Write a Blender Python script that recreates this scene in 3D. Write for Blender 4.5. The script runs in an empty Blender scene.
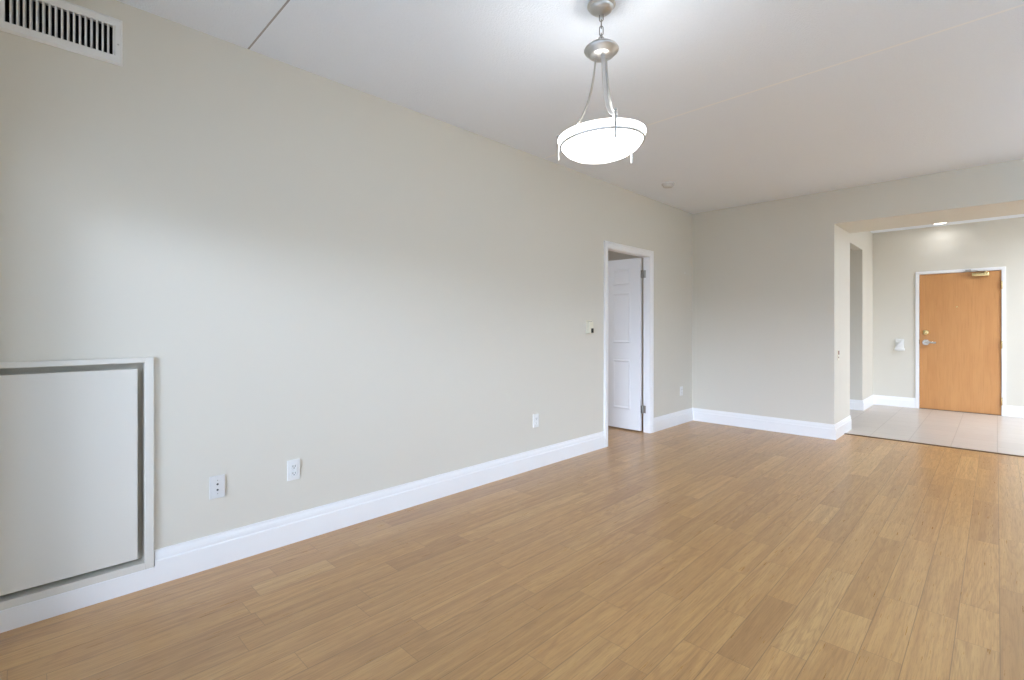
import bpy, bmesh, math, random
from mathutils import Vector, Matrix
C = bpy.context.scene
PI = math.pi
random.seed(7)

# ------------------------------------------------------------------ camera, sky, exposure
H = 1.235
FPX = 489.5
YAW = math.atan(485 / FPX)
cd = bpy.data.cameras.new('camera'); cam = bpy.data.objects.new('camera', cd); C.collection.objects.link(cam)
cam.location = (0, 0, H); cam.rotation_euler = (PI / 2, 0, YAW)
cd.sensor_width = 36; cd.lens = FPX / 1024 * 36; cd.shift_y = -13 / 1024; cd.clip_start = 0.02
C.camera = cam
C.view_settings.view_transform = 'Standard'; C.view_settings.look = 'None'
C.view_settings.exposure = 0.0; C.view_settings.gamma = 1.0; C.view_settings.use_curve_mapping = False
C.cycles.max_bounces = 14; C.cycles.diffuse_bounces = 8; C.cycles.glossy_bounces = 4
C.cycles.use_denoising = True
C.cycles.sample_clamp_indirect = 6.0
C.cycles.caustics_reflective = False; C.cycles.caustics_refractive = False

SKY = (0.42, 0.55, 0.72)          # daylight of the open sky, seen cool by the camera's balance
GROUND = (1.42, 1.7, 2.1)
GLOW = (22.0, 26.3, 34.0)         # bright hazy patch low in the sky behind the photographer
GLOW_AZ, GLOW_EL, GLOW_K = 27.0, 7.0, 48.0
w = bpy.data.worlds.new('sky'); C.world = w; w.use_nodes = True
nt = w.node_tree; nt.nodes.clear()
tc = nt.nodes.new('ShaderNodeTexCoord'); sp = nt.nodes.new('ShaderNodeSeparateXYZ')
mr = nt.nodes.new('ShaderNodeMapRange'); mr.inputs[1].default_value = -1; mr.inputs[2].default_value = 1
cr = nt.nodes.new('ShaderNodeValToRGB'); bg = nt.nodes.new('ShaderNodeBackground'); wo = nt.nodes.new('ShaderNodeOutputWorld')
el = cr.color_ramp.elements
el[0].position = 0.0; el[0].color = (*[c * 0.8 for c in GROUND], 1)
el[1].position = 1.0; el[1].color = (*[c * 0.85 for c in SKY], 1)
e = el.new(0.49); e.color = (*GROUND, 1)
e = el.new(0.505); e.color = (*SKY, 1)
e = el.new(0.7); e.color = (*[c * 0.95 for c in SKY], 1)
nt.links.new(tc.outputs['Generated'], sp.inputs[0]); nt.links.new(sp.outputs[2], mr.inputs[0])
nt.links.new(mr.outputs[0], cr.inputs[0]); gd = nt.nodes.new('ShaderNodeVectorMath'); gd.operation = 'DOT_PRODUCT'
ga, ge = math.radians(GLOW_AZ), math.radians(GLOW_EL)
gd.inputs[1].default_value = (math.sin(ga) * math.cos(ge), -math.cos(ga) * math.cos(ge), math.sin(ge))
gm = nt.nodes.new('ShaderNodeMath'); gm.operation = 'MAXIMUM'; gm.inputs[1].default_value = 0.0
gp = nt.nodes.new('ShaderNodeMath'); gp.operation = 'POWER'; gp.inputs[1].default_value = GLOW_K
gs = nt.nodes.new('ShaderNodeMapRange'); gs.inputs[1].default_value = 0.0; gs.inputs[2].default_value = 0.02
gx = nt.nodes.new('ShaderNodeMath'); gx.operation = 'MULTIPLY'
gc = nt.nodes.new('ShaderNodeVectorMath'); gc.operation = 'SCALE'; gc.inputs[0].default_value = GLOW
gadd = nt.nodes.new('ShaderNodeVectorMath'); gadd.operation = 'ADD'
nt.links.new(tc.outputs['Generated'], gd.inputs[0]); nt.links.new(gd.outputs['Value'], gm.inputs[0]); nt.links.new(gm.outputs[0], gp.inputs[0])
nt.links.new(sp.outputs[2], gs.inputs[0]); nt.links.new(gp.outputs[0], gx.inputs[0]); nt.links.new(gs.outputs[0], gx.inputs[1])
nt.links.new(gx.outputs[0], gc.inputs['Scale']); nt.links.new(gc.outputs[0], gadd.inputs[0]); nt.links.new(cr.outputs[0], gadd.inputs[1])
nt.links.new(gadd.outputs[0], bg.inputs[0]); nt.links.new(bg.outputs[0], wo.inputs[0])
bg.inputs[1].default_value = 1.0

# room numbers (metres; camera stands in the open balcony door at the origin)
XL, YB, YN, XR, ZC = -2.873, 6.30, -0.075, 3.5, 2.735
TH = 0.075            # partition thickness
WX0, WX1, WZ1 = -2.70, 3.4, 1.86      # balcony door opening
FY = 9.64             # foyer back wall
BX = -1.267           # end of the back wall
BZ = 2.367            # underside of the beam
FXR = 2.3
W2 = (0.6, 3.6, 0.3, 2.2)   # unseen window added in the right wall for more daylight: y0, y1, z0, z1
WBX = (-5.9, -3.2, 0.1, 2.3)   # bedroom window

def portal(loc, rot, sx, sy):
    ld = bpy.data.lights.new('sky_portal', 'AREA'); ld.shape = 'RECTANGLE'; ld.size = sx; ld.size_y = sy
    ld.cycles.is_portal = True
    o = bpy.data.objects.new('sky_portal', ld); C.collection.objects.link(o); o.location = loc; o.rotation_euler = rot
portal(((WX0 + WX1) / 2, YN - 0.2, WZ1 / 2 + 0.02), (PI / 2, 0, 0), WX1 - WX0, WZ1 - 0.04)
portal(((WBX[0] + WBX[1]) / 2, YN - 0.2, (WBX[2] + WBX[3]) / 2), (PI / 2, 0, 0), WBX[1] - WBX[0], WBX[3] - WBX[2])
if W2: portal((XR + 0.1, (W2[0] + W2[1]) / 2, (W2[2] + W2[3]) / 2), (0, PI / 2, 0), W2[3] - W2[2], W2[1] - W2[0])

def lamp(name, loc, rgb, radius, kind='POINT', angle=140, blend=0.4, rot=(0, 0, 0)):
    ld = bpy.data.lights.new(name, kind); ld.energy = max(rgb); ld.color = tuple(c / max(max(rgb), 1e-9) for c in rgb)
    if kind == 'AREA':
        ld.shape = 'DISK'; ld.size = radius * 2
        ld.spread = math.radians(angle)
    else:
        ld.shadow_soft_size = radius
    if kind == 'SPOT':
        ld.spot_size = math.radians(angle); ld.spot_blend = blend
    o = bpy.data.objects.new(name, ld); C.collection.objects.link(o); o.location = loc; o.rotation_euler = rot
    return o
# lamp colour times watts
L_PEND = (1.6, 1.65, 1.7)
L_BED_FILL = (21.0, 22.0, 24.0)
L_TORCH_FILL = (245, 345, 465)
L_FOY = (1.05, 1.1, 1.2)
L_FOY_FILL = (100, 112, 132)
L_BOWL = (4.6, 4.7, 4.8)

# ------------------------------------------------------------------ materials
def srgb(r, g, b):
    f = lambda c: (c / 255 / 12.92) if c / 255 <= 0.04045 else ((c / 255 + 0.055) / 1.055) ** 2.4
    return (f(r), f(g), f(b), 1)
def mat(name, col, rough=0.5, metal=0.0, bump=0.0, bscale=200.0, spec=0.5, emit=None, estr=0.0, vary=0.0, vscale=3.0):
    m = bpy.data.materials.new(name); m.use_nodes = True
    n = m.node_tree; b = n.nodes['Principled BSDF']
    b.inputs['Base Color'].default_value = col; b.inputs['Roughness'].default_value = rough
    b.inputs['Metallic'].default_value = metal; b.inputs['Specular IOR Level'].default_value = spec
    t = n.nodes.new('ShaderNodeTexCoord')
    if vary:
        v = n.nodes.new('ShaderNodeTexNoise'); v.inputs['Scale'].default_value = vscale; v.inputs['Detail'].default_value = 4
        mx = n.nodes.new('ShaderNodeMix'); mx.data_type = 'RGBA'
        mx.inputs[6].default_value = tuple(c * (1 - vary) for c in col[:3]) + (1,)
        mx.inputs[7].default_value = tuple(min(1, c * (1 + vary)) for c in col[:3]) + (1,)
        n.links.new(t.outputs['Object'], v.inputs['Vector']); n.links.new(v.outputs[0], mx.inputs[0])
        n.links.new(mx.outputs[2], b.inputs['Base Color'])
    if bump:
        v = n.nodes.new('ShaderNodeTexNoise'); v.inputs['Scale'].default_value = bscale; v.inputs['Detail'].default_value = 3
        bp = n.nodes.new('ShaderNodeBump'); bp.inputs['Strength'].default_value = bump; bp.inputs['Distance'].default_value = 0.004
        n.links.new(t.outputs['Object'], v.inputs['Vector']); n.links.new(v.outputs[0], bp.inputs['Height'])
        n.links.new(bp.outputs[0], b.inputs['Normal'])
    if emit:
        b.inputs['Emission Color'].default_value = emit; b.inputs['Emission Strength'].default_value = estr
    return m

class NT:
    def __init__(s, m): s.n = m.node_tree
    def val(s, x, sock):
        if isinstance(x, (int, float)): sock.default_value = x
        else: s.n.links.new(x, sock)
    def m(s, op, a, b=0.0, c=0.0):
        k = s.n.nodes.new('ShaderNodeMath'); k.operation = op
        s.val(a, k.inputs[0]); s.val(b, k.inputs[1]); s.val(c, k.inputs[2]); return k.outputs[0]
    def xyz(s, x, y, z):
        k = s.n.nodes.new('ShaderNodeCombineXYZ')
        s.val(x, k.inputs[0]); s.val(y, k.inputs[1]); s.val(z, k.inputs[2]); return k.outputs[0]
    def white(s, vec):
        k = s.n.nodes.new('ShaderNodeTexWhiteNoise'); k.noise_dimensions = '3D'; s.n.links.new(vec, k.inputs['Vector']); return k
    def noise(s, vec, scale, detail=3, rough=0.5, dist=0.0):
        k = s.n.nodes.new('ShaderNodeTexNoise'); s.n.links.new(vec, k.inputs['Vector'])
        k.inputs['Scale'].default_value = scale; k.inputs['Detail'].default_value = detail
        k.inputs['Roughness'].default_value = rough; k.inputs['Distortion'].default_value = dist; return k.outputs[0]
    def mix(s, f, a, b, blend='MIX'):
        k = s.n.nodes.new('ShaderNodeMix'); k.data_type = 'RGBA'; k.blend_type = blend
        s.val(f, k.inputs[0])
        for x, i in ((a, 6), (b, 7)):
            if isinstance(x, tuple): k.inputs[i].default_value = x
            else: s.n.links.new(x, k.inputs[i])
        return k.outputs[2]
    def rng(s, x, a, b, c, d):
        k = s.n.nodes.new('ShaderNodeMapRange'); s.val(x, k.inputs[0])
        for i, v in enumerate((a, b, c, d)): k.inputs[i + 1].default_value = v
        return k.outputs[0]

def oak_floor():
    m = bpy.data.materials.new('oak_planks'); m.use_nodes = True; n = m.node_tree; b = n.nodes['Principled BSDF']
    N = NT(m)
    t = n.nodes.new('ShaderNodeTexCoord'); s = n.nodes.new('ShaderNodeSeparateXYZ'); n.links.new(t.outputs['Object'], s.inputs[0])
    x, y = s.outputs[0], s.outputs[1]
    W = 0.127
    u = N.m('DIVIDE', N.m('SUBTRACT', x, 0.008), W); row = N.m('FLOOR', u); fu = N.m('FRACT', u)
    r1 = N.white(N.xyz(row, 3.7, 1.3)); rs = n.nodes.new('ShaderNodeSeparateColor'); n.links.new(r1.outputs['Color'], rs.inputs[0])
    L = N.m('ADD', N.m('MULTIPLY', rs.outputs[0], 0.5), 1.25)
    vv = N.m('ADD', N.m('DIVIDE', y, L), N.m('MULTIPLY', rs.outputs[1], 17.0))
    # uneven lengths: shift each cell boundary
    idx = N.m('FLOOR', vv); fv = N.m('FRACT', vv)
    cut = N.m('ADD', N.m('MULTIPLY', N.white(N.xyz(row, idx, 9.1)).outputs['Value'], 0.56), 0.22)
    second = N.m('GREATER_THAN', fv, cut)
    pid = N.m('ADD', N.m('MULTIPLY', idx, 2.0), second)
    endd = N.m('MULTIPLY', N.m('MINIMUM', N.m('MINIMUM', fv, N.m('SUBTRACT', 1.0, fv)), N.m('ABSOLUTE', N.m('SUBTRACT', fv, cut))), L)
    sided = N.m('MULTIPLY', N.m('MINIMUM', fu, N.m('SUBTRACT', 1.0, fu)), W)
    # some boards join without a visible cut in the middle
    P = N.white(N.xyz(row, pid, 2.2)); ps = n.nodes.new('ShaderNodeSeparateColor'); n.links.new(P.outputs['Color'], ps.inputs[0])
    # grain
    gv = N.xyz(N.m('MULTIPLY', x, 1.0), N.m('MULTIPLY', y, 0.035), N.m('MULTIPLY', P.outputs['Value'], 40.0))
    fine = N.noise(gv, 190, 4, 0.6)
    broad = N.noise(N.xyz(x, N.m('MULTIPLY', y, 0.030), N.m('MULTIPLY', P.outputs['Value'], 60.0)), 30, 3, 0.55, 0.25)
    cath = N.noise(N.xyz(N.m('MULTIPLY', x, 1.0), N.m('MULTIPLY', y, 0.10), N.m('MULTIPLY', ps.outputs[1], 30.0)), 7, 2, 0.5, 0.4)
    rings = N.m('SINE', N.m('MULTIPLY', cath, 90.0))
    pores = N.noise(N.xyz(x, N.m('MULTIPLY', y, 0.03), 4.0), 420, 2, 0.5)
    col = N.mix(ps.outputs[0], srgb(178, 135, 84), srgb(191, 146, 92))
    col = N.mix(N.rng(ps.outputs[2], 0.8, 1.0, 0.0, 0.36), col, srgb(152, 110, 70))
    col = N.mix(N.rng(ps.outputs[1], 0.82, 1.0, 0.0, 0.6), col, srgb(210, 170, 114))
    col = N.mix(N.rng(broad, 0.44, 0.72, 0.0, 0.46), col, srgb(148, 105, 62))
    col = N.mix(N.rng(broad, 0.30, 0.46, 0.30, 0.0), col, srgb(208, 166, 110))
    col = N.mix(N.rng(fine, 0.48, 0.72, 0.0, 0.50), col, srgb(134, 93, 55))
    col = N.mix(N.m('MULTIPLY', N.rng(rings, 0.1, 1.0, 0.0, 0.28), N.rng(ps.outputs[2], 0.3, 0.6, 0.15, 1.0)), col, srgb(142, 99, 58))
    col = N.mix(N.rng(pores, 0.58, 0.74, 0.0, 0.42), col, srgb(120, 82, 50))
    gap = N.m('MAXIMUM', N.rng(sided, 0.0007, 0.0019, 0.62, 0.0), N.rng(endd, 0.0006, 0.0018, 0.42, 0.0))
    col = N.mix(gap, col, srgb(92, 66, 44))
    n.links.new(col, b.inputs['Base Color'])
    ro = N.rng(fine, 0.3, 0.7, 0.27, 0.34); n.links.new(ro, b.inputs['Roughness'])
    b.inputs['Specular IOR Level'].default_value = 0.85
    hgt = N.m('SUBTRACT', N.m('MULTIPLY', fine, 0.06), N.m('MULTIPLY', gap, 0.6))
    bp = n.nodes.new('ShaderNodeBump'); bp.inputs['Strength'].default_value = 0.35; bp.inputs['Distance'].default_value = 0.001
    n.links.new(hgt, bp.inputs['Height']); n.links.new(bp.outputs[0], b.inputs['Normal'])
    return m

def tile_floor():
    m = bpy.data.materials.new('foyer_tiles'); m.use_nodes = True; n = m.node_tree; b = n.nodes['Principled BSDF']
    N = NT(m)
    t = n.nodes.new('ShaderNodeTexCoord'); s = n.nodes.new('ShaderNodeSeparateXYZ'); n.links.new(t.outputs['Object'], s.inputs[0])
    T = 0.343
    u = N.m('DIVIDE', N.m('SUBTRACT', s.outputs[0], 0.003), T); v = N.m('DIVIDE', N.m('SUBTRACT', s.outputs[1], 6.745), T)
    fu, fv = N.m('FRACT', u), N.m('FRACT', v)
    d = N.m('MULTIPLY', N.m('MINIMUM', N.m('MINIMUM', fu, N.m('SUBTRACT', 1.0, fu)), N.m('MINIMUM', fv, N.m('SUBTRACT', 1.0, fv))), T)
    P = N.white(N.xyz(N.m('FLOOR', u), N.m('FLOOR', v), 0.5)).outputs['Value']
    mot = N.noise(N.xyz(s.outputs[0], s.outputs[1], N.m('MULTIPLY', P, 20.0)), 7, 5, 0.6)
    col = N.mix(P, srgb(192, 181, 170), srgb(197, 186, 175))
    col = N.mix(N.rng(mot, 0.4, 0.7, 0.0, 0.4), col, srgb(185, 173, 162))
    g = N.rng(d, 0.0022, 0.0036, 1.0, 0.0)
    col = N.mix(N.m('MULTIPLY', g, 0.8), col, srgb(160, 147, 134))
    n.links.new(col, b.inputs['Base Color']); b.inputs['Roughness'].default_value = 0.32
    bp = n.nodes.new('ShaderNodeBump'); bp.inputs['Strength'].default_value = 0.4; bp.inputs['Distance'].default_value = 0.002; bp.invert = True
    n.links.new(g, bp.inputs['Height']); n.links.new(bp.outputs[0], b.inputs['Normal'])
    return m

def veneer():
    m = bpy.data.materials.new('maple_veneer'); m.use_nodes = True; n = m.node_tree; b = n.nodes['Principled BSDF']
    N = NT(m)
    t = n.nodes.new('ShaderNodeTexCoord'); s = n.nodes.new('ShaderNodeSeparateXYZ'); n.links.new(t.outputs['Object'], s.inputs[0])
    leaf = N.m('FLOOR', N.m('DIVIDE', s.outputs[0], 0.125))
    R = N.white(N.xyz(leaf, 1.0, 5.0)).outputs['Value']
    g = N.noise(N.xyz(s.outputs[0], s.outputs[1], N.m('ADD', N.m('MULTIPLY', s.outputs[2], 0.04), N.m('MULTIPLY', R, 9.0))), 70, 4, 0.6, 0.4)
    bl = N.noise(N.xyz(s.outputs[0], R, N.m('MULTIPLY', s.outputs[2], 0.25)), 9, 2, 0.5)
    col = N.mix(R, srgb(196, 141, 86), srgb(189, 132, 77))
    col = N.mix(N.rng(bl, 0.4, 0.65, 0.0, 0.4), col, srgb(204, 150, 93))
    col = N.mix(N.rng(g, 0.5, 0.72, 0.0, 0.45), col, srgb(170, 113, 63))
    n.links.new(col, b.inputs['Base Color']); b.inputs['Roughness'].default_value = 0.38
    return m

M = dict(
    wall=mat('beige_wall_paint', srgb(213, 208, 196), 0.62, bump=0.06, bscale=260, spec=0.35),
    ceiling=mat('stippled_ceiling', srgb(236, 242, 250), 0.9, bump=0.8, bscale=120, spec=0.1, vary=0.035, vscale=140),
    joint=mat('ceiling_joint', srgb(168, 166, 164), 0.9, bump=0.1),
    bead=mat('ceiling_bead', srgb(244, 246, 248), 0.9, bump=0.1),
    trim=mat('white_trim_paint', srgb(238, 238, 238), 0.35, bump=0.02, bscale=80),
    panel=mat('panel_paint', srgb(219, 215, 206), 0.5, bump=0.03, bscale=200),
    frame=mat('panel_frame_paint', srgb(219, 215, 206), 0.4, bump=0.02),
    door=mat('white_door_paint', srgb(234, 235, 236), 0.38, bump=0.05, bscale=160),
    plastic=mat('white_plastic', srgb(228, 228, 226), 0.3, bump=0.01),
    grey_plastic=mat('grey_plastic', srgb(214, 213, 211), 0.35, bump=0.01),
    detector=mat('detector_plastic', srgb(206, 206, 205), 0.7, bump=0.01, spec=0.2),
    cream=mat('cream_plastic', srgb(226, 220, 200), 0.4, bump=0.01),
    black=mat('black_hole', (0.006, 0.006, 0.006, 1), 0.6, bump=0.01),
    duct=mat('dark_duct', (0.012, 0.012, 0.012, 1), 0.7, bump=0.01),
    nickel=mat('brushed_nickel', (0.56, 0.55, 0.53, 1), 0.32, 1.0, bump=0.03, bscale=300),
    dark_metal=mat('dark_chain_metal', (0.22, 0.21, 0.20, 1), 0.4, 1.0, bump=0.02),
    dnickel=mat('dull_nickel_hinge', (0.42, 0.40, 0.36, 1), 0.4, 1.0, bump=0.03),
    brass=mat('polished_brass', (0.78, 0.60, 0.30, 1), 0.25, 1.0, bump=0.02),
    chrome=mat('satin_chrome', (0.72, 0.68, 0.62, 1), 0.25, 1.0, bump=0.02),
    glass=mat('frosted_white_glass', srgb(245, 243, 238), 0.35, bump=0.01, emit=tuple(c / max(L_BOWL) for c in L_BOWL) + (1,), estr=max(L_BOWL)),
    lens=mat('lit_lens', srgb(250, 246, 235), 0.4, bump=0.01, emit=(1.0, 0.93, 0.80, 1), estr=5.0),
    strip=mat('dark_wood_strip', srgb(92, 66, 42), 0.45, bump=0.1, bscale=60),
    red=mat('reddish_brown', srgb(134, 84, 70), 0.45, bump=0.02),
    oak=oak_floor(), tile=tile_floor(), veneer=veneer(),
)

# ------------------------------------------------------------------ mesh helpers
def box(bm, x0, x1, y0, y1, z0, z1, bev=0.0, seg=2):
    r = bmesh.ops.create_cube(bm, size=1.0)
    vs = r['verts']
    for v in vs:
        v.co = Vector(((x0 + x1) / 2 + v.co.x * (x1 - x0), (y0 + y1) / 2 + v.co.y * (y1 - y0), (z0 + z1) / 2 + v.co.z * (z1 - z0)))
    if bev:
        es = {e for v in vs for e in v.link_edges}
        bmesh.ops.bevel(bm, geom=list(es), offset=bev, segments=seg, profile=0.5, affect='EDGES')
def lathe(bm, prof, c=(0, 0, 0), n=48, close=False, mtx=None):
    rings = []
    for r, z in prof:
        if r < 1e-6:
            rings.append([bm.verts.new((0, 0, z))])
        else:
            rings.append([bm.verts.new((r * math.cos(2 * PI * i / n), r * math.sin(2 * PI * i / n), z)) for i in range(n)])
    pairs = list(zip(rings[:-1], rings[1:]))
    if close: pairs.append((rings[-1], rings[0]))
    for a, b in pairs:
        for i in range(n):
            j = (i + 1) % n
            if len(a) == 1 and len(b) == 1: continue
            if len(a) == 1: f = (a[0], b[j], b[i])
            elif len(b) == 1: f = (a[i], a[j], b[0])
            else: f = (a[i], a[j], b[j], b[i])
            try: bm.faces.new(f)
            except ValueError: pass
    mt = Matrix.Translation(c) @ (mtx if mtx else Matrix())
    vs = [v for r in rings for v in r]
    bmesh.ops.transform(bm, matrix=mt, verts=vs)
def sweep(bm, pts, prof, closed_prof=True, up=Vector((0, 0, 1)), cap=True, loop=False):
    """profile (a, b): a along side vector, b along the other normal; along a polyline"""
    P = [Vector(p) for p in pts]; rings = []
    for i, p in enumerate(P):
        if loop: t = (P[(i + 1) % len(P)] - P[i - 1]).normalized()
        else: t = (P[min(i + 1, len(P) - 1)] - P[max(i - 1, 0)]).normalized()
        s = t.cross(up)
        if s.length < 1e-4: s = Vector((1, 0, 0))
        s.normalize(); b = s.cross(t).normalized()
        rings.append([bm.verts.new(p + s * a + b * c) for a, c in prof])
    n = len(prof)
    for i in range(len(rings) if loop else len(rings) - 1):
        a, b = rings[i], rings[(i + 1) % len(rings)]
        for k in range(n if closed_prof else n - 1):
            bm.faces.new((a[k], a[(k + 1) % n], b[(k + 1) % n], b[k]))
    if cap and not loop:
        bm.faces.new(rings[0]); bm.faces.new(list(reversed(rings[-1])))
def circ(r, n=10): return [(r * math.cos(2 * PI * i / n), r * math.sin(2 * PI * i / n)) for i in range(n)]
def prism(bm, prof, p0, p1, nrm):
    """prof (out, z) extruded from p0 to p1, 'out' along nrm"""
    n = Vector(nrm); rs = []
    for p in (p0, p1):
        rs.append([bm.verts.new(Vector(p) + n * a + Vector((0, 0, z))) for a, z in prof])
    k = len(prof)
    for i in range(k):
        bm.faces.new((rs[0][i], rs[0][(i + 1) % k], rs[1][(i + 1) % k], rs[1][i]))
    bm.faces.new(rs[0]); bm.faces.new(list(reversed(rs[1])))
def casing(bm, mp, a0, a1, ztop, prof, z0=0.0, closed=False):
    """prof (d outward from the opening, t off the wall); mp(a, z, t) -> point"""
    rings = []
    if closed:
        cs = [lambda d: (a0 - d, z0 - d), lambda d: (a0 - d, ztop + d), lambda d: (a1 + d, ztop + d), lambda d: (a1 + d, z0 - d)]
    else:
        cs = [lambda d: (a0 - d, z0), lambda d: (a0 - d, ztop + d), lambda d: (a1 + d, ztop + d), lambda d: (a1 + d, z0)]
    for c in cs:
        rings.append([bm.verts.new(mp(*c(d), t)) for d, t in prof])
    k = len(prof)
    for i in range(4 if closed else 3):
        a, b = rings[i], rings[(i + 1) % 4]
        for j in range(k):
            bm.faces.new((a[j], a[(j + 1) % k], b[(j + 1) % k], b[j]))
    if not closed:
        bm.faces.new(rings[0]); bm.faces.new(list(reversed(rings[3])))

def obj(name, bm, m, parent=None, smooth=False):
    bmesh.ops.recalc_face_normals(bm, faces=bm.faces[:])
    me = bpy.data.meshes.new(name); bm.to_mesh(me); bm.free(); me.materials.append(m)
    if smooth:
        for p in me.polygons: p.use_smooth = True
        try: me.set_sharp_from_angle(angle=math.radians(40))
        except Exception: pass
    o = bpy.data.objects.new(name, me); C.collection.objects.link(o)
    if parent:
        o.parent = parent
        o.matrix_parent_inverse = WM[parent.name].inverted() if parent.name in WM else Matrix()
    return o
WM = {}
def thing(name, label, cat, loc, group=None):
    o = bpy.data.objects.new(name, None); C.collection.objects.link(o); o.location = loc; o.empty_display_size = 0.1
    o['label'] = label; o['category'] = cat
    if group: o['group'] = group
    WM[o.name] = Matrix.Translation(loc)
    return o
def struct(o, label=None):
    o['kind'] = 'structure'
    if label: o['label'] = label
    return o
def B(*a, **k):
    bm = bmesh.new(); box(bm, *a, **k); return bm

# ------------------------------------------------------------------ room shell
bm = bmesh.new(); box(bm, -6.2, XR, -0.30, 6.7038, -0.10, 0.0)
struct(obj('floor', bm, M['oak']), 'oak plank floor of the living room')
bm = bmesh.new(); box(bm, -3.4, FXR, 6.7442, FY + 0.02, -0.10, 0.0)
struct(obj('floor_foyer', bm, M['tile']), 'pale square tile floor of the entry')
bm = bmesh.new(); prism(bm, [(-0.020, -0.1), (-0.020, 0.0), (-0.016, 0.008), (0.016, 0.008), (0.020, 0.0), (0.020, -0.1)], (BX, 6.724, 0), (FXR, 6.724, 0), (0, 1, 0))
struct(obj('trim_threshold', bm, M['strip']), 'dark strip between oak floor and tile')

# ceiling: three slabs with a narrow caulked joint, raised bead at the second joint
JY, JY2 = 0.875, 3.295
bm = bmesh.new()
box(bm, -6.2, XR, -0.30, JY - 0.004, ZC, ZC + 0.15)
box(bm, -6.2, XR, JY + 0.004, FY + 0.1, ZC, ZC + 0.15)
box(bm, -6.2, XR, JY - 0.006, JY + 0.006, ZC + 0.006, ZC + 0.16)
struct(obj('ceiling', bm, M['ceiling']), 'grey white stippled ceiling')
bm = bmesh.new(); box(bm, XL + 0.002, XR, JY - 0.0045, JY + 0.0045, ZC - 0.0005, ZC + 0.007)
struct(obj('trim_ceiling_joint', bm, M['joint']), 'dark joint line across the ceiling')
bm = bmesh.new(); prism(bm, [(-0.011, 0.0005), (-0.006, -0.0010), (0.006, -0.0010), (0.011, 0.0005)], (XL + 0.002, JY2, ZC), (XR, JY2, ZC), (0, 1, 0))
struct(obj('trim_ceiling_bead', bm, M['bead']), 'faint raised bead across the ceiling')

# left wall with the panel niche, vent hole and doorway
PY0, PY1, PZ0, PZ1 = -0.060, 0.424, 0.120, 1.069      # access panel niche
VY0, VY1, VZ0, VZ1 = -0.038, 0.310, 2.478, 2.610      # vent hole
DY0, DY1, DZ1 = 4.310, 5.165, 2.050                    # doorway (clear)
JB = 0.018
X0, X1 = XL - TH, XL
bm = bmesh.new()
box(bm, X0, X1, -0.28, PY1, 0, PZ0)
box(bm, X0, X1, -0.28, PY0, PZ0, PZ1)
box(bm, X0 - 0.02, X0 + 0.012, PY0 - 0.02, PY1 + 0.02, PZ0 - 0.02, PZ1 + 0.02)
box(bm, X0, X1, -0.28, PY1, PZ1, VZ0)
box(bm, X0, X1, -0.28, VY0, VZ0, VZ1)
box(bm, X0, X1, VY1, PY1, VZ0, VZ1)
box(bm, X0, X1, -0.28, PY1, VZ1, ZC)
box(bm, X0, X1, PY1, DY0 - JB, 0, ZC)
box(bm, X0, X1, DY0 - JB, DY1 + JB, DZ1 + JB, ZC)
box(bm, X0, X1, DY1 + JB, YB, 0, ZC)
bmesh.ops.remove_doubles(bm, verts=bm.verts[:], dist=1e-5)
struct(obj('wall_left', bm, M['wall']), 'long beige wall on the left')

# back wall block, beam over the entry opening
bm = bmesh.new(); box(bm, X0 - 0.1, BX, YB, 7.10, 0, ZC)
struct(obj('wall_back', bm, M['wall']), 'beige back wall')
bm = bmesh.new(); box(bm, BX, XR, YB, 7.08, BZ, ZC)
struct(obj('beam', bm, M['wall']), 'beige bulkhead over the entry opening')
# foyer shell
bm = bmesh.new()
box(bm, -3.4, -1.415, 8.80, FY, 0, ZC)
box(bm, -1.52, -1.415, 7.10, 8.80, 2.38, ZC)
struct(obj('wall_foyer_left', bm, M['wall']), 'entry side wall with a passage opening')
bm = bmesh.new(); box(bm, -3.5, -3.4, 6.8, 8.9, 0, ZC)
struct(obj('wall_passage_end', bm, M['wall']))
EX0, EX1, EZ1 = -0.840, 0.045, 2.030
bm = bmesh.new()
box(bm, -1.6, EX0 - 0.02, FY, FY + 0.15, 0, ZC)
box(bm, EX1 + 0.02, FXR + 0.1, FY, FY + 0.15, 0, ZC)
box(bm, EX0 - 0.02, EX1 + 0.02, FY, FY + 0.15, EZ1 + 0.02, ZC)
box(bm, EX0 - 0.02, EX1 + 0.02, FY + 0.12, FY + 0.15, 0, EZ1 + 0.02)
bmesh.ops.remove_doubles(bm, verts=bm.verts[:], dist=1e-5)
struct(obj('wall_foyer_back', bm, M['wall']), 'entry wall around the wooden door')
bm = bmesh.new(); box(bm, FXR, FXR + 0.1, 7.06, FY, 0, ZC)
struct(obj('wall_foyer_right', bm, M['wall']))
bm = bmesh.new(); box(bm, FXR, XR, 6.30, 7.06, 0, BZ)
struct(obj('wall_back_right', bm, M['wall']))
bm = bmesh.new()
if W2:
    box(bm, XR, XR + 0.1, -0.30, W2[0], 0, ZC); box(bm, XR, XR + 0.1, W2[1], 7.06, 0, ZC)
    box(bm, XR, XR + 0.1, W2[0], W2[1], 0, W2[2]); box(bm, XR, XR + 0.1, W2[0], W2[1], W2[3], ZC)
else:
    box(bm, XR, XR + 0.1, -0.30, 6.70, 0, ZC)
struct(obj('wall_right', bm, M['wall']))
# wall with the balcony door, behind the photographer
bm = bmesh.new()
box(bm, X1, WX0, YN - 0.2, YN, 0, ZC)
box(bm, WX1, XR, YN - 0.2, YN, 0, ZC)
box(bm, WX0, WX1, YN - 0.2, YN, WZ1, ZC)
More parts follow.
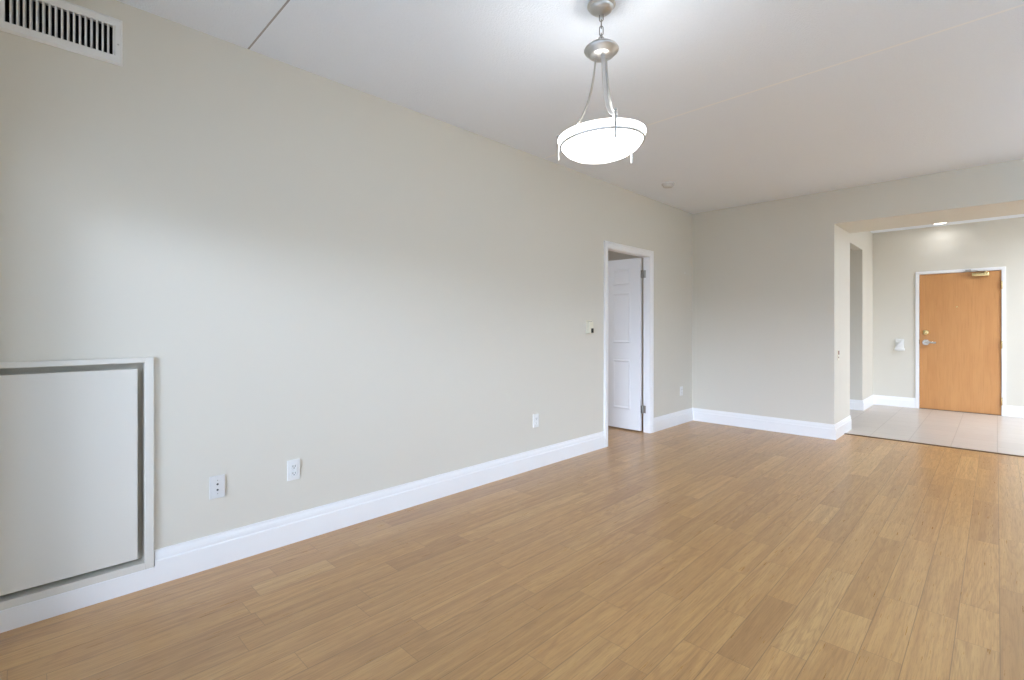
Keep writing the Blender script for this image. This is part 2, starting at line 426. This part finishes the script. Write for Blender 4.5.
# bedroom part of the same outer wall, window in it
box(bm, -6.2, WBX[0], YN - 0.2, YN, 0, ZC); box(bm, WBX[1], X0, YN - 0.2, YN, 0, ZC)
box(bm, WBX[0], WBX[1], YN - 0.2, YN, 0, WBX[2]); box(bm, WBX[0], WBX[1], YN - 0.2, YN, WBX[3], ZC)
struct(obj('wall_near', bm, M['wall']))
bm = bmesh.new()
box(bm, WX0, WX0 + 0.05, YN - 0.17, YN - 0.08, 0.02, WZ1); box(bm, WX1 - 0.05, WX1, YN - 0.17, YN - 0.08, 0.02, WZ1)
box(bm, WX0, WX1, YN - 0.17, YN - 0.08, WZ1 - 0.04, WZ1); box(bm, WX0, WX1, YN - 0.2, YN - 0.02, 0, 0.02)
struct(obj('window_1', bm, M['trim']))
# room behind the white door
bm = bmesh.new(); box(bm, -6.2, -6.1, YN, YB, 0, ZC)
struct(obj('wall_bedroom_far', bm, M['wall']))
bm = bmesh.new(); box(bm, -6.2, X0 - 0.1, YB, YB + 0.1, 0, ZC)
struct(obj('wall_bedroom_back', bm, M['wall']))

# baseboards
def bprof(h=0.165, t=0.017):
    return [(-0.003, 0.0), (t, 0.0), (t, h * 0.66), (t * 0.97, h * 0.69), (t * 0.72, h * 0.72), (t * 0.70, h * 0.80), (t * 0.62, h * 0.86), (t * 0.42, h * 0.93), (t * 0.36, h), (-0.003, h)]
def bboard(name, segs, label=None, bevel=False):
    bm = bmesh.new()
    for p0, p1, nrm, h in segs: prism(bm, bprof(h), p0, p1, nrm)
    return struct(obj(name, bm, M['trim']), label)
CW = 0.072
bm = bmesh.new()
prism(bm, bprof(), (XL, 0.4605, 0), (XL, DY0 - CW - 0.004, 0), (1, 0, 0))
prism(bm, [(-0.003, 0), (0.017, 0), (0.017, 0.086), (0.013, 0.0905), (-0.003, 0.0905)], (XL, YN, 0), (XL, 0.4605, 0), (1, 0, 0))
prism(bm, bprof(), (XL, DY1 + CW + 0.004, 0), (XL, YB, 0), (1, 0, 0))
struct(obj('baseboard_left', bm, M['trim']), 'white baseboard along the long wall')
bboard('baseboard_back', [((XL, YB, 0), (BX, YB, 0), (0, -1, 0), 0.165), ((BX, YB - 0.0173, 0), (BX, 7.10, 0), (1, 0, 0), 0.165)], 'white baseboard on the back wall')
bboard('baseboard_foyer_left', [((-3.4, 8.80, 0), (-1.415, 8.80, 0), (0, -1, 0), 0.15), ((-1.415, 8.7827, 0), (-1.415, FY, 0), (1, 0, 0), 0.15)])
bboard('baseboard_foyer_back', [((-1.415, FY, 0), (EX0 - 0.045, FY, 0), (0, -1, 0), 0.15), ((EX1 + 0.045, FY, 0), (FXR, FY, 0), (0, -1, 0), 0.15)])

# ------------------------------------------------------------------ white six-panel door in the left wall
d1 = thing('door_1', 'white six-panel door standing open in the long wall', 'door', (XL, (DY0 + DY1) / 2, 0)); struct(d1)
bm = bmesh.new()
cp = [(0.004, -0.003), (0.004, 0.010), (0.012, 0.014), (0.046, 0.016), (0.054, 0.021), (0.068, 0.021), (CW, 0.017), (CW, -0.003)]
casing(bm, lambda a, z, t: (XL + t, a, z), DY0, DY1, DZ1, cp)
obj('casing', bm, M['trim'], d1)
bm = bmesh.new()
box(bm, X0, X1 + 0.001, DY0 - JB, DY0, 0, DZ1); box(bm, X0, X1 + 0.001, DY1, DY1 + JB, 0, DZ1); box(bm, X0, X1 + 0.001, DY0 - JB, DY1 + JB, DZ1, DZ1 + JB)
obj('jamb', bm, M['trim'], d1)
def panel_door(sw, sh, st, xs, zs):
    """slab in local x 0..-sw, y 0..st, z 0..sh with moulded panels on both faces"""
    bm = bmesh.new()
    xc = sorted({0.0, sw, *[v for p in xs for v in p]}); zc = sorted({0.0, sh, *[v for p in zs for v in p]})
    ins = []
    for side, y in ((0, 0.0), (1, st)):
        g = [[bm.verts.new((-x, y, z)) for z in zc] for x in xc]
        for i in range(len(xc) - 1):
            for j in range(len(zc) - 1):
                f = bm.faces.new((g[i][j], g[i + 1][j], g[i + 1][j + 1], g[i][j + 1]))
                if (xc[i], xc[i + 1]) in xs and (zc[j], zc[j + 1]) in zs: ins.append(f)
    rim = [((0, 0), (0, 1)), ]
    v = lambda x, y, z: bm.verts.new((-x, y, z))
    for q in ([(0, 0, 0), (0, st, 0), (0, st, sh), (0, 0, sh)], [(sw, 0, 0), (sw, st, 0), (sw, st, sh), (sw, 0, sh)],
              [(0, 0, 0), (sw, 0, 0), (sw, st, 0), (0, st, 0)], [(0, 0, sh), (sw, 0, sh), (sw, st, sh), (0, st, sh)]):
        bm.faces.new([v(*p) for p in q])
    bmesh.ops.remove_doubles(bm, verts=bm.verts[:], dist=1e-5)
    bmesh.ops.recalc_face_normals(bm, faces=bm.faces[:])
    bmesh.ops.inset_individual(bm, faces=ins, thickness=0.010, depth=-0.009)
    bmesh.ops.inset_individual(bm, faces=ins, thickness=0.014, depth=0.0)
    bmesh.ops.inset_individual(bm, faces=ins, thickness=0.020, depth=0.007)
    return bm
SW, ST = 0.83, 0.035
bm = panel_door(SW, 2.030, ST, [(0.130, 0.372), (0.458, 0.70)], [(0.235, 0.825), (1.025, 1.630), (1.725, 1.915)])
bmesh.ops.translate(bm, verts=bm.verts[:], vec=(-2.968, 5.126, 0.018))
slab = obj('door_slab', bm, M['door'], d1)
for z in (1.855, 0.27):
    bm = bmesh.new()
    lathe(bm, [(0, -0.050), (0.004, -0.049), (0.0065, -0.045), (0.0065, 0.045), (0.004, 0.049), (0, 0.050)], (-2.953, 5.153, z), 14)
    box(bm, -2.9475, -2.915, 5.1635, 5.1655, z - 0.044, z + 0.044)
    box(bm, -2.963, -2.9605, 5.131, 5.152, z - 0.044, z + 0.044)
    obj('hinge', bm, M['dnickel'], d1, True)
bm = bmesh.new()
lathe(bm, [(0, 0.0), (0.032, 0.0), (0.032, 0.006), (0.014, 0.010), (0.012, 0.030), (0.022, 0.040), (0.027, 0.052), (0.020, 0.064), (0, 0.067)], (-2.962 - SW + 0.06, 5.130, 0.95), 24, mtx=Matrix.Rotation(PI / 2, 4, 'X'))
obj('knob', bm, M['nickel'], slab, True)

# ------------------------------------------------------------------ wooden entry door
d2 = thing('door_2', 'flat orange maple entry door closed in the entry wall', 'door', ((EX0 + EX1) / 2, FY, 0)); struct(d2)
bm = bmesh.new()
fp = [(0.0, 0.06), (0.0, -0.012), (0.003, -0.016), (0.040, -0.016), (0.043, -0.012), (0.043, 0.003), (0.02, 0.003), (0.02, 0.06)]
casing(bm, lambda a, z, t: (a, FY + t, z), EX0, EX1, EZ1, fp)
obj('door_frame', bm, M['trim'], d2)
SY = FY + 0.004
bm = B(EX0 + 0.003, EX1 - 0.003, SY, SY + 0.044, 0.008, EZ1 - 0.004, bev=0.0015, seg=1)
sl2 = obj('door_slab', bm, M['veneer'], d2)
RX = Matrix.Rotation(PI / 2, 4, 'X')
bm = bmesh.new()
lathe(bm, [(0, 0), (0.042, 0), (0.042, 0.005), (0.036, 0.014), (0.016, 0.016), (0.013, 0.022), (0, 0.022)], (-0.765, SY, 1.152), 24, mtx=RX)
box(bm, -0.768, -0.762, SY - 0.034, SY - 0.02, 1.137, 1.167, 0.0015)
obj('deadbolt', bm, M['brass'], sl2, True)
bm = bmesh.new()
lathe(bm, [(0, 0), (0.045, 0), (0.045, 0.006), (0.039, 0.013), (0.013, 0.013), (0.011, 0.05), (0, 0.05)], (-0.762, SY, 1.003), 24, mtx=RX)
sweep(bm, [(-0.770, SY - 0.046, 1.003), (-0.73, SY - 0.050, 1.004), (-0.69, SY - 0.050, 1.002), (-0.645, SY - 0.046, 0.999)], [(a * 0.55, b) for a, b in circ(0.015, 12)])
obj('lever_handle', bm, M['chrome'], sl2, True)
bm = B(EX0 - 0.010, EX0 + 0.0025, SY - 0.006, SY + 0.02, 0.975, 1.045, bev=0.001, seg=1)
obj('strike_plate', bm, M['duct'], d2)
bm = B(EX0, EX1, FY - 0.004, FY + 0.06, 0, 0.007)
obj('threshold', bm, M['strip'], d2)
bm = bmesh.new(); lathe(bm, [(0, 0), (0.010, 0), (0.010, 0.003), (0.006, 0.004), (0, 0.002)], (-0.415, SY, 1.527), 16, mtx=RX)
obj('peephole', bm, M['brass'], sl2, True)
for z in (1.82, 0.99, 0.20):
    bm = bmesh.new()
    lathe(bm, [(0, -0.057), (0.005, -0.056), (0.0075, -0.05), (0.0075, 0.05), (0.005, 0.056), (0, 0.057)], (EX1 + 0.002, FY - 0.020, z), 12)
    obj('hinge', bm, M['brass'], d2, True)
cl = bmesh.new()
box(cl, -0.258, -0.075, SY - 0.052, SY, 1.955, 2.006, 0.010, 3)
lathe(cl, [(0, -0.010), (0.016, -0.010), (0.018, 0.0), (0.018, 0.010), (0, 0.012)], (-0.115, SY - 0.028, 2.012), 16)
clo = obj('door_closer', cl, M['brass'], sl2, True); 
bm = bmesh.new()
sweep(bm, [(-0.115, SY - 0.030, 2.024), (-0.20, SY - 0.090, 2.027)], [(a, b * 0.35) for a, b in circ(0.012, 8)])
sweep(bm, [(-0.20, SY - 0.090, 2.034), (-0.295, FY - 0.030, 2.046)], [(a, b * 0.35) for a, b in circ(0.010, 8)])
box(bm, -0.325, -0.265, FY - 0.034, FY - 0.016, 2.034, 2.060, 0.002)
obj('closer_arm', bm, M['dnickel'], sl2)

# ------------------------------------------------------------------ access panel with frame
ap = thing('access_panel', 'large flat greige access panel in a slim raised frame low on the long wall', 'access panel', (XL, 0.2, 0.09))
bm = bmesh.new()
fpr = [(0.0, -0.055), (0.0, 0.008), (0.002, 0.011), (0.019, 0.011), (0.022, 0.008), (0.022, -0.002), (0.004, -0.002), (0.004, -0.055)]
# right post and bars of slightly different widths
def bar(bm, y0, y1, z0, z1): box(bm, XL - 0.056, XL + 0.017, y0, y1, z0, z1, 0.0015, 1)
bar(bm, PY1 - 0.002, PY1 + 0.033, PZ0 - 0.030, PZ1 + 0.022)
bar(bm, PY0 - 0.014, PY1 - 0.002, PZ1 - 0.002, PZ1 + 0.022)
bar(bm, PY0 - 0.014, PY1 - 0.002, PZ0 - 0.030, PZ0 + 0.002)
obj('frame', bm, M['frame'], ap)
bm = B(XL - 0.030, XL + 0.004, PY0 + 0.003, PY1 - 0.028, PZ0 + 0.024, PZ1 - 0.030, bev=0.002)
obj('panel', bm, M['panel'], ap)

# ------------------------------------------------------------------ wall vent
vt = thing('wall_vent', 'white louvred air vent high on the long wall under the ceiling', 'vent', (XL, 0.136, 2.44))
bm = bmesh.new()
vp = [(0.0, -0.01), (0.0, 0.008), (0.004, 0.011), (0.024, 0.011), (0.032, 0.003), (0.032, -0.0005), (0.002, -0.0005), (0.002, -0.01)]
vpz = vp
rings = []
mp = lambda a, z, t: (XL + t, a, z)
def vring(a, z, da, dz): return [bm.verts.new(mp(a + da * d / 0.032 * (0.030 if da > 0 else 0.030), z + dz * d / 0.032 * 0.040, t)) for d, t in vp]
R4 = [vring(VY0, VZ0, -1, -1), vring(VY0, VZ1, -1, 1), vring(VY1, VZ1, 1, 1), vring(VY1, VZ0, 1, -1)]
for i in range(4):
    a, b = R4[i], R4[(i + 1) % 4]
    for j in range(len(vp)): bm.faces.new((a[j], a[(j + 1) % len(vp)], b[(j + 1) % len(vp)], b[j]))
obj('vent_frame', bm, M['plastic'], vt)
bm = bmesh.new()
NS = 18; pit = (VY1 - VY0) / NS
for i in range(NS):
    yc = VY0 + pit * (i + 0.92)
    pts = []
    a = math.radians(-12)
    for sx, sy in ((-0.017, -0.0032), (0.006, -0.0032), (0.006, 0.0032), (-0.017, 0.0032)):
        pts.append((XL + sx * math.cos(a) - sy * math.sin(a), yc + sx * math.sin(a) + sy * math.cos(a)))
    lo = [bm.verts.new((x, y, VZ0 - 0.0)) for x, y in pts]; hi = [bm.verts.new((x, y, VZ1 + 0.0)) for x, y in pts]
    for k in range(4): bm.faces.new((lo[k], lo[(k + 1) % 4], hi[(k + 1) % 4], hi[k]))
    bm.faces.new(lo); bm.faces.new(hi)
obj('louvre_slats', bm, M['plastic'], vt)
bm = bmesh.new()
box(bm, XL - 0.20, XL - 0.012, VY0 + 0.0005, VY1 - 0.0005, VZ0 + 0.0005, VZ1 - 0.0005)
for f in [f for f in bm.faces if f.calc_center_median().x > XL - 0.013]: bm.faces.remove(f)
obj('duct_box', bm, M['duct'], vt)
bm = bmesh.new(); lathe(bm, [(0, 0.002), (0.003, 0.0015), (0.004, 0)], (XL + 0.011, VY1 + 0.014, 2.53), 12, mtx=Matrix.Rotation(PI / 2, 4, 'Y'))
obj('screw', bm, M['nickel'], vt, True)

# ------------------------------------------------------------------ wall plates
RY = Matrix.Rotation(PI / 2, 4, 'Y')
def plate(name, label, cat, y, z, kind, wy=0.071, hz=0.116, group=None, m='plastic'):
    t = thing(name, label, cat, (XL, y, z), group)
    bm = B(XL - 0.001, XL + 0.0085, y - wy / 2, y + wy / 2, z - hz / 2, z + hz / 2, bev=0.003, seg=3)
    pl = obj('cover_plate', bm, M[m], t)
    xf = XL + 0.0085
    if kind == 'duplex':
        for dz in (0.0195, -0.0195):
            bm = bmesh.new(); box(bm, xf - 0.002, xf + 0.0022, y - 0.017, y + 0.017, z + dz - 0.014, z + dz + 0.014, 0.006, 3)
            rc = obj('receptacle', bm, M[m], t)
            bm = bmesh.new()
            box(bm, xf + 0.001, xf + 0.0025, y - 0.0078, y - 0.0050, z + dz - 0.002, z + dz + 0.0075); box(bm, xf + 0.001, xf + 0.0025, y + 0.0050, y + 0.0078, z + dz - 0.002, z + dz + 0.0075)
            lathe(bm, [(0, 0.0025), (0.003, 0.0025), (0.003, 0.001)], (xf, y, z + dz - 0.0075), 10, mtx=RY)
            obj('slots', bm, M['black'], rc)
        bm = bmesh.new(); lathe(bm, [(0, 0.0015), (0.0025, 0.001), (0.003, 0)], (xf, y, z), 10, mtx=RY)
        obj('screw', bm, M['grey_plastic'], pl, True)
    elif kind == 'jacks':
        for dz in (0.0145, -0.0145):
            bm = bmesh.new(); lathe(bm, [(0, 0.002), (0.0048, 0.002), (0.0052, 0.0)], (xf, y, z + dz), 16, mtx=RY)
            obj('jack', bm, M['black'], t, True)
        for dz in (0.034, -0.034):
            bm = bmesh.new(); lathe(bm, [(0, 0.0012), (0.002, 0.001), (0.0028, 0)], (xf, y, z + dz), 10, mtx=RY)
            obj('screw', bm, M['dnickel'], pl, True)
    elif kind == 'blank':
        bm = B(xf - 0.001, xf + 0.003, y - 0.0165, y + 0.0165, z - 0.033, z + 0.033, bev=0.002)
        obj('insert', bm, M[m], t)
    return t
plate('wall_plate', 'grey plate with two black round jacks beside the access panel', 'wall plate', 0.727, 0.407, 'jacks', m='grey_plastic')
plate('power_outlet', 'white duplex outlet a little past the plate with two black jacks', 'outlet', 1.114, 0.415, 'duplex', group='white outlets low on the long wall')
plate('power_outlet', 'white outlet low on the wall, nearer the open door than the other plates before it', 'outlet', 3.192, 0.415, 'duplex', group='white outlets low on the long wall')
plate('power_outlet', 'small white outlet between the open white door and the room corner', 'outlet', 5.975, 0.416, 'duplex', group='white outlets low on the long wall')
# little anchor high beside the corner
wa = thing('wall_anchor', 'tiny pale screw anchor high on the wall near the corner past the open door', 'wall anchor', (XL, 6.086, 1.935))
bm = bmesh.new(); lathe(bm, [(0, 0.004), (0.008, 0.003), (0.012, 0.0), (0.012, -0.001)], (XL, 6.086, 1.935), 16, mtx=RY); obj('plug', bm, M['plastic'], wa, True)
bm = bmesh.new(); lathe(bm, [(0, 0.0065), (0.003, 0.006), (0.004, 0.0035)], (XL, 6.086, 1.935), 10, mtx=RY); obj('screw', bm, M['nickel'], wa, True)

# thermostat
th = thing('thermostat', 'cream box thermostat with black lower corner on wall before open door', 'thermostat', (XL, 3.978, 1.235))
bm = B(XL - 0.001, XL + 0.008, 3.932, 4.022, 1.166, 1.304, bev=0.003); obj('back_plate', bm, M['cream'], th)
bm = B(XL + 0.008, XL + 0.034, 3.942, 4.012, 1.174, 1.288, bev=0.004, seg=3); bd = obj('body', bm, M['cream'], th)
bm = B(XL + 0.033, XL + 0.038, 3.975, 4.010, 1.177, 1.222, bev=0.0015); obj('dial_window', bm, M['black'], bd)
bm = B(XL + 0.012, XL + 0.030, 3.960, 3.995, 1.287, 1.293, bev=0.001); obj('lever', bm, M['dnickel'], bd)

# plate with a reddish lever on the end of the back wall
sx = BX
sw = thing('light_switch', 'thin white switch plate with reddish lever on the end of the back wall', 'switch', (BX, 6.47, 0.92))
bm = B(BX - 0.001, BX + 0.006, 6.437, 6.507, 0.862, 0.978, bev=0.003); obj('cover_plate', bm, M['cream'], sw)
bm = B(BX + 0.0055, BX + 0.012, 6.460, 6.484, 0.925, 0.970, bev=0.002); obj('toggle', bm, M['red'], sw)
bm = B(BX + 0.0055, BX + 0.010, 6.464, 6.480, 0.885, 0.905, bev=0.002); obj('indicator', bm, M['red'], sw)

# entry wall device left of the wooden door: rounded plate, slanted handset in a cradle, lower ledge
ic = thing('intercom', 'off-white rounded wall intercom with a lower ledge beside the wooden entry door', 'intercom', (-1.072, FY, 0.96))
bm = B(-1.125, -1.020, FY - 0.022, FY + 0.001, 0.885, 1.052, bev=0.018, seg=4); obj('body', bm, M['plastic'], ic, True)
bm = B(-1.134, -1.011, FY - 0.042, FY + 0.001, 0.866, 0.912, bev=0.014, seg=4); obj('ledge', bm, M['plastic'], ic, True)
bm = bmesh.new()
sweep(bm, [(-1.112, FY - 0.024, 0.945), (-1.105, FY - 0.036, 0.955), (-1.072, FY - 0.040, 0.992), (-1.045, FY - 0.036, 1.024), (-1.040, FY - 0.024, 1.032)], [(a, b) for a, b in circ(0.011, 12)], up=Vector((0, 1, 0.1)))
obj('handset', bm, M['grey_plastic'], ic, True)

# ------------------------------------------------------------------ ceiling items
sd = thing('smoke_detector', 'small round white smoke detector on the ceiling beyond the pendant lamp', 'smoke detector', (-2.445, 4.79, ZC))
bm = bmesh.new(); lathe(bm, [(0, 0.001), (0.066, 0.001), (0.066, -0.010), (0.062, -0.013), (0, -0.013)], (-2.445, 4.79, ZC), 36); obj('base', bm, M['detector'], sd, True)
bm = bmesh.new(); lathe(bm, [(0, -0.012), (0.056, -0.012), (0.055, -0.024), (0.046, -0.036), (0.030, -0.040), (0, -0.041)], (-2.445, 4.79, ZC), 36); obj('cover', bm, M['detector'], sd, True)

def downlight(x, y, label, rgb, lens='lens', group='round recessed ceiling lights', ang=150):
    t = thing('recessed_light', label, 'ceiling light', (x, y, ZC), group)
    bm = bmesh.new()
    lathe(bm, [(0.070, -0.001), (0.088, -0.006), (0.096, -0.004), (0.098, 0.001), (0.070, 0.001)], (x, y, ZC), 36, close=True)
    obj('trim_ring', bm, M['plastic'], t, True)
    bm = bmesh.new(); lathe(bm, [(0, -0.010), (0.040, -0.008), (0.0695, -0.002), (0.0695, 0.0005)], (x, y, ZC), 36)
    obj('lens', bm, M[lens], t, True)
    lamp('recessed_light_glow', (x, y, ZC - 0.016), rgb, 0.06, 'AREA', ang)
    return t
downlight(-0.585, 9.38, 'round recessed light glowing in the entry ceiling above the wooden door', L_FOY, ang=170)
downlight(1.85, 8.4, 'added round recessed light in the entry ceiling, unseen behind the bulkhead', L_FOY_FILL, ang=170)  # extra downlight added out of sight to fill the entry with light
lamp('bedroom_fill', (-4.6, 3.4, ZC - 0.06), L_BED_FILL, 0.12, 'AREA', 170)  # bare fill light added to brighten the open door, no lamp body

# floor lamps added out of view on the right to brighten ceiling and walls
def added_torchiere(x, y, label):
    t = thing('added_floor_lamp', label, 'added lamp', (x, y, 0), 'added uplighting floor lamps')
    bm = bmesh.new(); lathe(bm, [(0, 0.0), (0.14, 0.0), (0.14, 0.012), (0.125, 0.022), (0.03, 0.034), (0.014, 0.05), (0, 0.05)], (x, y, 0), 40); obj('base', bm, M['nickel'], t, True)
    bm = bmesh.new(); lathe(bm, [(0, 0.04), (0.0125, 0.04), (0.0125, 1.74), (0.02, 1.76), (0.02, 1.79), (0, 1.79)], (x, y, 0), 20); obj('pole', bm, M['nickel'], t, True)
    bm = bmesh.new(); lathe(bm, [(0, 1.775), (0.04, 1.78), (0.11, 1.81), (0.165, 1.87), (0.19, 1.93), (0.186, 1.93), (0.160, 1.875), (0.107, 1.817), (0.04, 1.788), (0, 1.784)], (x, y, 0), 40, close=False); obj('lamp_shade', bm, M['nickel'], t, True)
    lamp('added_floor_lamp_glow', (x, y, 1.85), L_TORCH_FILL, 0.05)
added_torchiere(2.7, 5.0, 'added nickel uplighting floor lamp, out of view before the bulkhead')
added_torchiere(2.7, 1.9, 'added nickel uplighting floor lamp, out of view near the balcony windows')

# pendant lamp
PX, PYY = -1.309, 1.912
pd = thing('pendant_lamp', 'brushed nickel pendant lamp with a frosted white glass bowl hanging from the ceiling', 'lamp', (PX, PYY, ZC))
bm = bmesh.new(); lathe(bm, [(0, 0.001), (0.064, 0.001), (0.065, -0.006), (0.061, -0.012), (0.056, -0.014), (0.054, -0.022), (0.040, -0.034), (0.018, -0.040), (0.010, -0.046), (0, -0.047)], (PX, PYY, ZC), 48)
obj('canopy', bm, M['nickel'], pd, True)
def link(bm, z, rot, hl=0.021, hw=0.0085, r=0.0022):
    pts = []
    for i in range(20):
        a = 2 * PI * i / 20; s, c = math.sin(a), math.cos(a)
        px, pz = hw * c, (hl - hw) * (1 if s > 0 else -1 if s < 0 else 0) + hw * s
        pts.append((PX + px * math.cos(rot), PYY + px * math.sin(rot), z + pz))
    sweep(bm, pts, circ(r, 8), up=Vector((-math.sin(rot), math.cos(rot), 0.001)), loop=True)
bm = bmesh.new()
zz = ZC - 0.056
for i in range(4):
    link(bm, zz - i * 0.0325, (i % 2) * PI / 2 + 0.5)
obj('chain', bm, M['dark_metal'], pd, True)
CZ = 2.530
bm = bmesh.new()
lathe(bm, [(0, 0.040), (0.012, 0.040), (0.016, 0.034), (0.034, 0.028), (0.058, 0.016), (0.076, 0.002), (0.080, -0.006), (0.077, -0.013), (0.066, -0.019), (0.060, -0.030), (0.048, -0.038), (0, -0.040)], (PX, PYY, CZ), 48)
pts = []
for i in range(17):
    a = PI * i / 16
    pts.append((PX + 0.014 * math.cos(a) * math.cos(YAW), PYY + 0.014 * math.cos(a) * math.sin(YAW), CZ + 0.036 + 0.022 * math.sin(a)))
sweep(bm, pts, circ(0.0028, 8), up=Vector((-math.sin(YAW), math.cos(YAW), 0.01)))
obj('hub', bm, M['nickel'], pd, True)
# glass bowl: flared lip, then the dome (a shell with thickness), metal ring between
RZ = 2.122
bowl_o = [(0.202, 0), (0.203, -0.004), (0.195, -0.028), (0.187, -0.036), (0.182, -0.046), (0.166, -0.064), (0.138, -0.081), (0.100, -0.094), (0.055, -0.102), (0, -0.104)]
bowl_i = [(0, -0.098), (0.055, -0.096), (0.099, -0.088), (0.135, -0.076), (0.162, -0.060), (0.177, -0.043), (0.183, -0.033), (0.190, -0.026), (0.198, -0.003)]
TILT = Matrix.Rotation(math.radians(-3.5), 4, Vector((-math.sin(YAW), math.cos(YAW), 0)))   # the bowl hangs a little crooked
bm = bmesh.new(); lathe(bm, bowl_o + bowl_i, (PX, PYY, RZ), 72, close=True, mtx=TILT)
obj('glass_bowl', bm, M['glass'], pd, True)
bm = bmesh.new(); ring = [Vector((PX, PYY, RZ)) + (TILT @ Vector((0.1915 * math.cos(2 * PI * i / 72), 0.1915 * math.sin(2 * PI * i / 72), -0.035))) for i in range(72)]
sweep(bm, ring, circ(0.0058, 8), loop=True); obj('rim_ring', bm, M['nickel'], pd, True)
F = Vector((-math.sin(YAW), math.cos(YAW), 0)); Rr = Vector((math.cos(YAW), math.sin(YAW), 0))
for k in range(3):
    an = math.radians(6 + 120 * k)
    dv = -F * math.cos(an) + Rr * math.sin(an)
    sd_ = dv.cross(Vector((0, 0, 1)))
    prof_pts = [(0.026, 2.500), (0.030, 2.46), (0.036, 2.41), (0.047, 2.35), (0.066, 2.285), (0.095, 2.225), (0.130, 2.183), (0.165, 2.155), (0.198, 2.141), (0.213, 2.138)]
    # smooth
    sm = []
    for i in range(len(prof_pts) - 1):
        p0 = prof_pts[max(i - 1, 0)]; p1 = prof_pts[i]; p2 = prof_pts[i + 1]; p3 = prof_pts[min(i + 2, len(prof_pts) - 1)]
        for q in range(4):
            u = q / 4
            sm.append(tuple(0.5 * (2 * p1[c] + (p2[c] - p0[c]) * u + (2 * p0[c] - 5 * p1[c] + 4 * p2[c] - p3[c]) * u * u + (3 * p1[c] - p0[c] - 3 * p2[c] + p3[c]) * u ** 3) for c in (0, 1)))
    sm.append(prof_pts[-1])
    pts = [Vector((PX, PYY, z)) + dv * r for r, z in sm]
    bm = bmesh.new()
    sweep(bm, pts, [(-0.0085, -0.0022), (0.0085, -0.0022), (0.0085, 0.0022), (-0.0085, 0.0022)], up=dv + Vector((0, 0, 0.3)))
    arm = obj('arm', bm, M['nickel'], pd)
    bm = bmesh.new(); c = Vector((PX, PYY, 0)) + dv * 0.211
    lathe(bm, [(0, 2.036), (0.004, 2.038), (0.0055, 2.045), (0.0055, 2.148), (0.0075, 2.150), (0.0075, 2.156), (0.004, 2.161), (0, 2.162)], (c.x, c.y, 0), 14)
    c2 = c - dv * 0.010
    box(bm, -0.011, 0.011, -0.004, 0.004, -0.004, 0.004, 0.001, 1)
    bmesh.ops.transform(bm, matrix=Matrix.Translation((c2.x, c2.y, 2.108)) @ Matrix.Rotation(math.atan2(dv.y, dv.x), 4, 'Z'), verts=[v for v in bm.verts if v.co.length < 0.05])
    obj('pin', bm, M['nickel'], arm, True)
# bulb inside the bowl, lights upwards over the rim
bm = bmesh.new()
lathe(bm, [(0, 2.048), (0.012, 2.048), (0.012, 2.075), (0.020, 2.090), (0.027, 2.105), (0.024, 2.122), (0.012, 2.132), (0, 2.134)], (PX, PYY, 0), 24)
obj('bulb', bm, M['lens'], pd, True)
lamp('pendant_glow', (PX, PYY, 2.195), L_PEND, 0.05)
